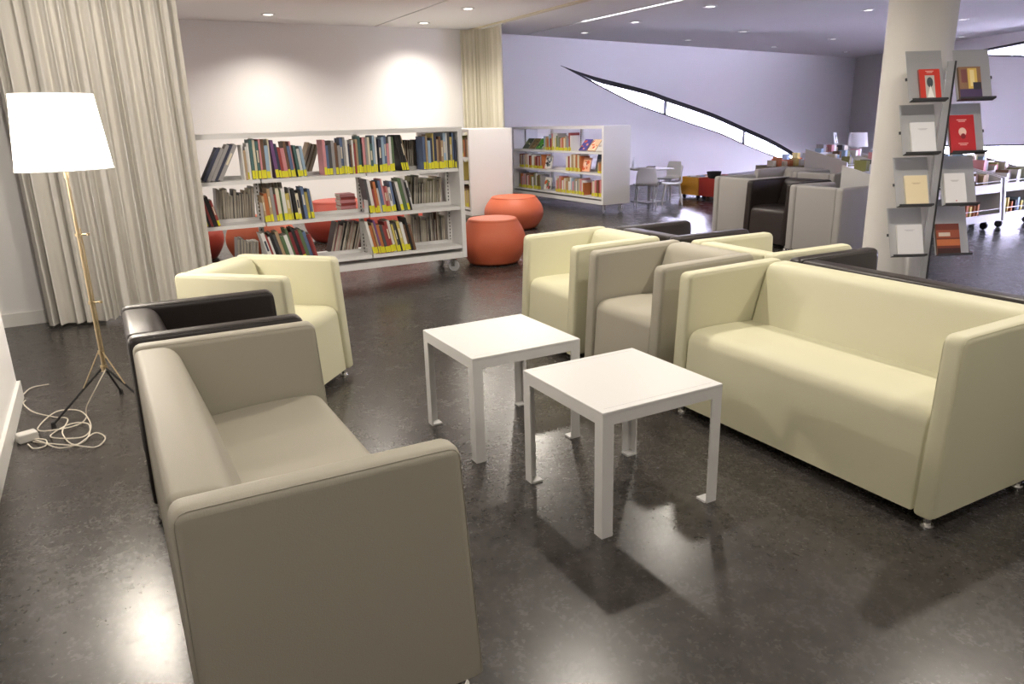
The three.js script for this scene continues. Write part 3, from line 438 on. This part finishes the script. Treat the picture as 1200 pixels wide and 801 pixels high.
run(S3, 1, loc3(-9.95), loc3(-9.42), 0.2505, { join: 'small', h: [0.2, 0.27], st: 0.8, t: [0.03, 0.05], pal: ['brown', 'yellow', 'black', 'tan', 'yellow'] }, c3, h3);

flushPack('small', 'shelf_books', 'brown and yellow books on the shelves of the small bookcase');

// ---------------------------------------------------------------- leaflet stand
{
  const B = { x: 5.80, z: -3.64, turn: -0.4974, depth: 0 };
  const t = thing('display_stand', 'tall metal display stand with eight sloping trays beside the column', 'display stand', B.x, 0, B.z, B.turn);
  mesh('pole', box(0.05, 1.73, 0.012, -0.006, 0.875, 0.045), M.trayMetal, t); mesh('pole_edge', box(0.010, 1.73, 0.04, 0.024, 0.875, 0.04), M.darkEdge, t);
  mesh('base_plate', rbox(0.42, 0.012, 0.36, 0.004, 0, 0.006, -0.02), M.trayMetal, t);
  const TW = 0.27, TH = 0.40, tilt = 0.38, rows = [1.45, 1.06, 0.665, 0.27];
  const text = (x, w, y, n, c, s = 3) => { x.fillStyle = c; for (let i = 0; i < n; i++) x.fillRect(w * (0.3 + 0.06 * (i % 2)), y + i * s * 2.4, w * (0.4 - 0.12 * (i % 2)), s); };
  const books = [
    ['cov_red', (x, w, h) => { x.fillStyle = '#c23324'; x.fillRect(0, 0, w, h); x.fillStyle = '#b9b4ac'; x.fillRect(w * 0.26, h * 0.2, w * 0.46, h * 0.72); x.fillStyle = '#3c4448'; x.beginPath(); x.ellipse(w * 0.49, h * 0.42, w * 0.15, h * 0.16, 0, 0, 7); x.fill(); x.fillStyle = '#e9e7e2'; x.beginPath(); x.moveTo(w * 0.5, h * 0.52); x.lineTo(w * 0.66, h * 0.9); x.lineTo(w * 0.32, h * 0.9); x.fill(); text(x, w, h * 0.06, 2, '#eadbd0'); }, 'red', 'red book with a grey picture on the top left tray', 0.155, 0.245],
    ['cov_room', (x, w, h) => { x.fillStyle = '#8a6a50'; x.fillRect(0, 0, w, h); x.fillStyle = '#d8b860'; x.fillRect(w * 0.4, h * 0.05, w * 0.42, h * 0.62); x.fillStyle = '#e6d49a'; x.fillRect(w * 0.5, h * 0.1, w * 0.2, h * 0.5); x.fillStyle = '#7a4a48'; x.fillRect(w * 0.1, h * 0.08, w * 0.26, h * 0.4); x.fillStyle = '#4a3a5c'; x.fillRect(0, h * 0.68, w, h * 0.32); x.fillStyle = '#30303c'; x.fillRect(w * 0.62, h * 0.48, w * 0.36, h * 0.22); }, 'brown', 'paperback with a yellow room picture on the top right tray', 0.165, 0.255],
    ['cov_white', (x, w, h) => { x.fillStyle = '#dedfe2'; x.fillRect(0, 0, w, h); text(x, w, h * 0.2, 2, '#a4a4aa', 2); }, 'white', 'plain white book on the second left tray', 0.185, 0.25],
    ['cov_emblem', (x, w, h) => { x.fillStyle = '#b3242a'; x.fillRect(0, 0, w, h); x.fillStyle = '#e2c0b0'; x.beginPath(); x.arc(w * 0.5, h * 0.45, w * 0.16, 0, 7); x.fill(); x.fillStyle = '#7a1a22'; x.beginPath(); x.arc(w * 0.52, h * 0.56, w * 0.1, 0, 7); x.fill(); text(x, w, h * 0.12, 2, '#e6c9bc'); text(x, w, h * 0.74, 2, '#e6c9bc'); }, 'red', 'red book with a round pale emblem on the second right tray', 0.19, 0.30],
    ['cov_cream', (x, w, h) => { x.fillStyle = '#e2d3ae'; x.fillRect(0, 0, w, h); text(x, w, h * 0.24, 2, '#b09a78', 2); }, 'cream', 'cream book on the third left tray', 0.175, 0.245],
    ['cov_white_b', (x, w, h) => { x.fillStyle = '#e4e3e4'; x.fillRect(0, 0, w, h); text(x, w, h * 0.22, 2, '#a09c9c', 2); x.fillStyle = '#c04838'; x.fillRect(w * 0.48, h * 0.85, w * 0.06, h * 0.03); }, 'white', 'white book on the third right tray', 0.165, 0.255],
    ['cov_white_c', (x, w, h) => { x.fillStyle = '#dadadc'; x.fillRect(0, 0, w, h); text(x, w, h * 0.16, 2, '#a8a8ac', 2); }, 'white', 'wide white book on the lowest left tray', 0.2, 0.255],
    ['cov_rust', (x, w, h) => { x.fillStyle = '#6a2f20'; x.fillRect(0, 0, w, h); x.fillStyle = '#8f4a30'; x.fillRect(0, h * 0.2, w, h * 0.25); x.fillStyle = '#d0c0b0'; x.fillRect(w * 0.1, h * 0.28, w * 0.5, h * 0.12); x.fillStyle = '#b86a3c'; x.fillRect(0, h * 0.5, w, h * 0.2); x.fillStyle = '#3c1c14'; x.fillRect(0, h * 0.78, w, h * 0.22); }, 'brown', 'rust brown book with a pale band on the lowest right tray', 0.185, 0.255]];
  rows.forEach((y, r) => [-1, 1].forEach((s, c) => {
    const px = s * (TW / 2 + 0.044), tr = new THREE.Group(); tr.name = 'tray'; tr.position.set(px, y, 0.10); tr.rotation.x = -tilt; t.add(tr);
    mesh('tray_panel', box(TW, TH, 0.003, 0, TH / 2, 0), M.trayMetal, tr);
    mesh('tray_ledge', merge([box(TW, 0.004, 0.05, 0, 0, 0.025), box(TW, 0.014, 0.003, 0, 0.005, 0.049)]), M.darkEdge, tr);
    mesh('tray_clip', cyl(0.008, 0.008, 0.02, s < 0 ? -TW / 2 - 0.006 : TW / 2 + 0.006, TH * 0.45, -0.005, 10).rotateX(0), M.darkEdge, tr);
    const [k, d, e, l, w, h] = books[r * 2 + c];
    faceBook(B, px + (s < 0 ? 0.02 : -0.035), y + 0.006, 0.10 + 0.0145, w, h, tilt, k, d, e, l, 'books on the display stand');
  }));
}

// ---------------------------------------------------------------- hall furniture
// low wheeled book browsers with two open trays
function smallBook(x, y, z, t, h, d, turn, tip, color, label, group, lean = 0) { const o = new THREE.Group(); o.name = numbered('book'); scene.add(o); o.position.set(x, y, z); o.rotation.order = 'YXZ'; o.rotation.set(tip, turn, lean); o.scale.set(t, h, d); mesh('cover', bookCover, matOf(color), o); mesh('pages', bookPages, M.pages, o); return tag(o, label, 'book', group); }
function browser(x, z, turn, W, label, wh, n, low = true, deep = 3) {
  const t = thing('book_trolley', label, 'book trolley', x, 0, z, turn, 'white wheeled book trolleys'), m = M.whiteMetal, D = 0.3 * deep;
  for (const s of [-1, 1]) { const g = extrude([[D / 2, 0.10], [D / 2 - 0.06, 0.60], [-D / 2, 0.80], [-D / 2, 0.10]], 0.03).rotateY(-E).translate(s * (W / 2 - 0.015) + 0.015, 0, 0); mesh('end_panel', g, m, t); }
  mesh('upper_tray', merge([box(W - 0.06, 0.015, D - 0.1, 0, 0.44, -0.02), box(W - 0.06, 0.10, 0.015, 0, 0.485, D / 2 - 0.055)]), m, t);
  for (let k = 1; k < deep; k++) { mesh('divider', box(W - 0.06, 0.12 + 0.085 * k, 0.006, 0, 0.51 + 0.0425 * k, D / 2 - 0.078 - k * 0.28), m, t); mesh('bin_floor', box(W - 0.06, 0.006, 0.26, 0, 0.4465 + 0.085 * k, D / 2 - 0.2 - k * 0.27), m, t); }
  mesh('lower_tray', merge([box(W - 0.06, 0.015, D - 0.06, 0, 0.15, 0), box(W - 0.06, 0.085, 0.015, 0, 0.155, D / 2 - 0.012)]), m, t);
  mesh('rail', bar([-W / 2 + 0.03, 0.565, D / 2 - 0.05], [W / 2 - 0.03, 0.565, D / 2 - 0.05], 0.006), m, t);
  mesh('rail', bar([-W / 2 + 0.03, 0.25, D / 2 - 0.012], [W / 2 - 0.03, 0.25, D / 2 - 0.012], 0.006), m, t);
  for (const sx of [-1, 1]) for (const sz of [-1, 1]) { const f = mesh('caster', merge([cyl(0.042, 0.042, 0.03, 0, 0, 0, 16).rotateZ(E).translate(0, 0.042, 0), box(0.05, 0.03, 0.03, 0, 0.088, 0)]), M.black, t); f.position.set(sx * (W / 2 - 0.13), 0, sz * (D / 2 - 0.12)); }
  const cs = Math.cos(turn), sn = Math.sin(turn), P = (lx, lz) => [x + lx * cs + lz * sn, z - lx * sn + lz * cs];
  for (let k = 0; k < deep; k++) for (let i = 0; i < n; i++) {          // rows of books packed in the bins
    const lx = -W / 2 + 0.09 + (W - 0.18) * ((i + 0.5) / n), lz = D / 2 - 0.10 - k * 0.28 - 0.03 * (i % 3), c = pick(['white', 'pale blue', 'grey', 'white', 'tan', 'cream', 'dark grey', 'pink', 'brown', 'olive']), [X, Z] = P(lx, lz);
    packed('bin', X, 0.45 + 0.085 * k, Z, (W - 0.2) / n * 0.6 + rr(0, 0.02), rr(0.17, 0.25), rr(0.13, 0.17), turn + rr(-0.08, 0.08), rr(-0.05, 0.05), c);
  }
  if (low) for (let i = 0; i < 6; i++) { const lx = -W / 2 + 0.14 + rr(0, 0.02) + i * 0.075, c = pick(['white', 'pale blue', 'black', 'brown', 'orange', 'yellow']), [X, Z] = P(lx, D / 2 - 0.09); packed('bin', X, 0.159, Z, rr(0.02, 0.04), rr(0.13, 0.2), 0.15, turn, 0, c); }
}
browser(8.93, -5.42, 0, 0.86, 'white book trolley with full bins directly behind the display stand', 'the trolley behind the display stand', 9);
browser(9.84, -5.42, 0, 0.86, 'white book trolley standing at the low ribbon window end of the row', 'the trolley at the row end', 9);
browser(8.02, -5.42, 0, 0.86, 'white book trolley hidden in part by the round column', 'the trolley next to the column', 9);
browser(9.84, -6.6, 0, 0.86, 'white book trolley in the second row, close to the low window', 'the second row trolley near the window', 8, false);
browser(10.75, -6.6, 0, 0.86, 'white book trolley farthest along the second row', 'the far second row trolley', 8, false);
browser(11.2, -8.6, 0, 0.95, 'white book trolley in front of the unlit floor lamp', 'the trolley before the unlit lamp', 9);
flushPack('bin', 'bin_books', 'small pale books packed upright in the white trolley bins');
{ const t = thing('book_rest', 'small white book rest with a leaflet on the far trolley', 'book rest', 11.25, 0.862, -8.86, 0.5); mesh('rest_panel', box(0.34, 0.2, 0.004, 0, 0.1, 0).rotateX(-0.2), M.paper, t); mesh('rest_ledge', box(0.34, 0.004, 0.04, 0, 0.002, 0.02), M.paper, t); mesh('leaflet', box(0.04, 0.14, 0.004, 0.03, 0.09, 0.006).rotateX(-0.2), matOf('dark grey'), t); }

// coloured book boxes on casters in a row below the slanted window
const boxRow = [['yellow', M.yellowBox, -10.13, 0.47], ['red', M.redBox, -9.63, 0.49], ['red', M.redBox, -9.11, 0.49], ['orange', M.orangeBox, -8.59, 0.49], ['red', M.redBox, -8.07, 0.49]];
boxRow.forEach(([c, m, z, w], i) => {
  const t = thing('book_box', ['yellow wheeled book box at the end of the row near the white chairs', 'red wheeled book box next to the yellow one, with a dark bowl on it', 'red wheeled book box between another red box and the orange one', 'orange wheeled book box in the row below the slanted window', 'red wheeled book box at the hall end of the coloured row'][i], 'book box', 9.46, 0, z, 0, 'coloured wheeled book boxes');
  mesh('side_panel', box(0.02, 0.30, w, -0.34, 0.215, 0), m, t); mesh('side_panel', box(0.02, 0.30, w, 0.34, 0.215, 0), m, t); mesh('end_panel', box(0.66, 0.30, 0.02, 0, 0.215, w / 2 - 0.01), m, t); mesh('end_panel', box(0.66, 0.30, 0.02, 0, 0.215, -w / 2 + 0.01), m, t);
  mesh('bottom', box(0.66, 0.02, w - 0.04, 0, 0.076, 0), m, t); mesh('lid', box(0.66, 0.015, w - 0.04, 0, 0.34, 0), matOf('tan'), t);
  for (const sx of [-1, 1]) for (const sz of [-1, 1]) mesh('caster', cyl(0.032, 0.032, 0.03, 0, 0, 0, 14).rotateZ(E).translate(sx * 0.28, 0.032, sz * (w / 2 - 0.06)), M.black, t);
  for (let k = 0; k < (i === 0 ? 2 : 7); k++) { if (i === 1 && k % 4 < 2) continue; const cc = pick(['white', 'pale blue', 'red', 'tan', 'navy', 'orange', 'grey', 'pink']); packed('boxes', 9.46 - 0.2 + 0.14 * (k % 4), 0.3485 + (k > 3 ? 0.028 : 0) + 0.013, z - w / 2 + 0.1 + 0.1 * (k % 3), 0.024, 0.13, 0.09, rr(-0.1, 0.1), -E, cc); }
});
{ const t = thing('bowl', 'black round bowl on the red book box', 'bowl', 9.30, 0.3485, -9.72); mesh('body', new THREE.LatheGeometry(V2([[0.001, 0.0], [0.07, 0.0], [0.10, 0.03], [0.125, 0.12], [0.118, 0.12], [0.09, 0.035], [0.001, 0.02]]), 28), M.black, t); }
// low wall of shelf tops and book displays between the boxes and the hall seats
[['olive', 'olive_box', M.oliveBox, 10.9, -9.6, 0.86, 0.50], ['orange', 'orange_box', M.orangeBox, 13.2, -10.9, 1.6, 0.48], ['red', 'red_box', M.redBox, 10.6, -7.7, 0.8, 0.42]].forEach(([c, n, m, x, z, w, h], i) => {
  const t = thing('book_box', ['olive grey book box behind the coloured row', 'long orange book box under the tip of the slanted window', 'red low book box behind the grey hall armchairs'][i], 'book box', x, 0, z, -0.3);
  for (const s of [-1, 1]) { mesh('side_panel', box(w, h - 0.06, 0.02, 0, h / 2 + 0.03, s * 0.28), m, t); mesh('end_panel', box(0.02, h - 0.06, 0.54, s * (w / 2 - 0.01), h / 2 + 0.03, 0), m, t); for (const q of [-1, 1]) mesh('caster', cyl(0.03, 0.03, 0.03, s * (w / 2 - 0.1), 0.03, q * 0.2, 12), M.black, t); }
  mesh('bottom', box(w - 0.04, 0.02, 0.54, 0, 0.08, 0), m, t);
  for (let k = 0; k < 7; k++) { const cc = pick(['white', 'cream', 'red', 'pale blue', 'orange', 'grey', 'yellow']); const lx = -w / 2 + 0.1 + (w - 0.2) * k / 6; packed('boxes', x + lx * Math.cos(0.3), 0.0905, z + lx * Math.sin(0.3) + 0.12, 0.06, h + rr(0.0, 0.1) - 0.03, 0.2, -0.3, 0, cc); }
});

flushPack('boxes', 'box_books', 'mixed small books lying and standing on the coloured book boxes');

// white table with chairs
{
  const t = thing('table', 'small white pedestal table by the end of the picture book case', 'table', 8.25, 0, -10.15); mesh('table_top', rbox(0.58, 0.024, 0.58, 0.008, 0, 0.548, 0), M.plastic, t); mesh('pedestal', bar([0, 0.02, 0], [0, 0.54, 0], 0.03, 16), M.greyMetal, t); mesh('base_plate', rbox(0.44, 0.016, 0.44, 0.006, 0, 0.008, 0), M.greyMetal, t);
  const s = thing('table_sign', 'white folded paper tent standing on the white table', 'sign', 8.06, 0.5602, -10.30, 0.5); mesh('front_sheet', extrude([[-0.07, 0], [0.07, 0], [0.004, 0.2], [-0.004, 0.2]], 0.002).rotateX(-0.12), M.paper, s); mesh('rear_sheet', extrude([[-0.07, 0], [0.07, 0], [0.004, 0.2], [-0.004, 0.2]], 0.002).rotateX(0.12).translate(0, 0, -0.047), M.paper, s);
  smallBook(8.36, 0.5605 + 0.0105, -10.2, 0.02, 0.16, 0.12, 0.6, 0, 'black', 'black book lying on the small white table', 'books on the white table', -E);
}
function shellChair(x, z, turn, label) {
  const t = thing('chair', label, 'chair', x, 0, z, turn, 'white plastic chairs'), P = new THREE.Shape(), pts = [[0.19, 0.375], [0.17, 0.39], [0.05, 0.385], [-0.1, 0.385], [-0.155, 0.41], [-0.175, 0.47], [-0.215, 0.70]];
  const c = new THREE.SplineCurve(V2(pts)).getPoints(24), o = c.map(p => new THREE.Vector2(p.x + 0.006, p.y + 0.014)).reverse(); P.setFromPoints([...c, ...o]);
  const g = new THREE.ExtrudeGeometry(P, { depth: 0.36, bevelEnabled: true, bevelSize: 0.004, bevelThickness: 0.02, bevelSegments: 2 }).rotateY(-E).translate(0.18, 0, 0);
  { const q = g.attributes.position; for (let i = 0; i < q.count; i++) { const y = q.getY(i), x = q.getX(i), k = Math.max(0, (y - 0.45) / 0.25); q.setX(i, x * (1 - 0.2 * k * k)); q.setZ(i, q.getZ(i) + 0.9 * x * x * Math.min(1, k * 2)); } g.computeVertexNormals(); }
  mesh('shell', toCreasedNormals(g, 0.6), M.plastic, t); t.scale.setScalar(0.86);
  for (const sx of [-1, 1]) for (const sz of [-1, 1]) mesh('leg', bar([sx * 0.15, 0.385, sz * 0.13], [sx * 0.185, 0, sz * 0.19], 0.011, 10), M.plastic, t);
  mesh('seat_frame', merge([bar([-0.15, 0.38, -0.13], [-0.15, 0.38, 0.13], 0.009), bar([0.15, 0.38, -0.13], [0.15, 0.38, 0.13], 0.009)]), M.plastic, t);
}
shellChair(8.30, -9.62, Math.PI + 0.9, 'white plastic chair with its side to the hall, nearest the yellow book box');
shellChair(9.0, -10.52, -E + 0.2, 'white plastic chair on the far side of the white table');
shellChair(7.82, -9.72, 2.6, 'white plastic chair tucked under the table beside the bookcase end');

renderer.render(scene, camera);
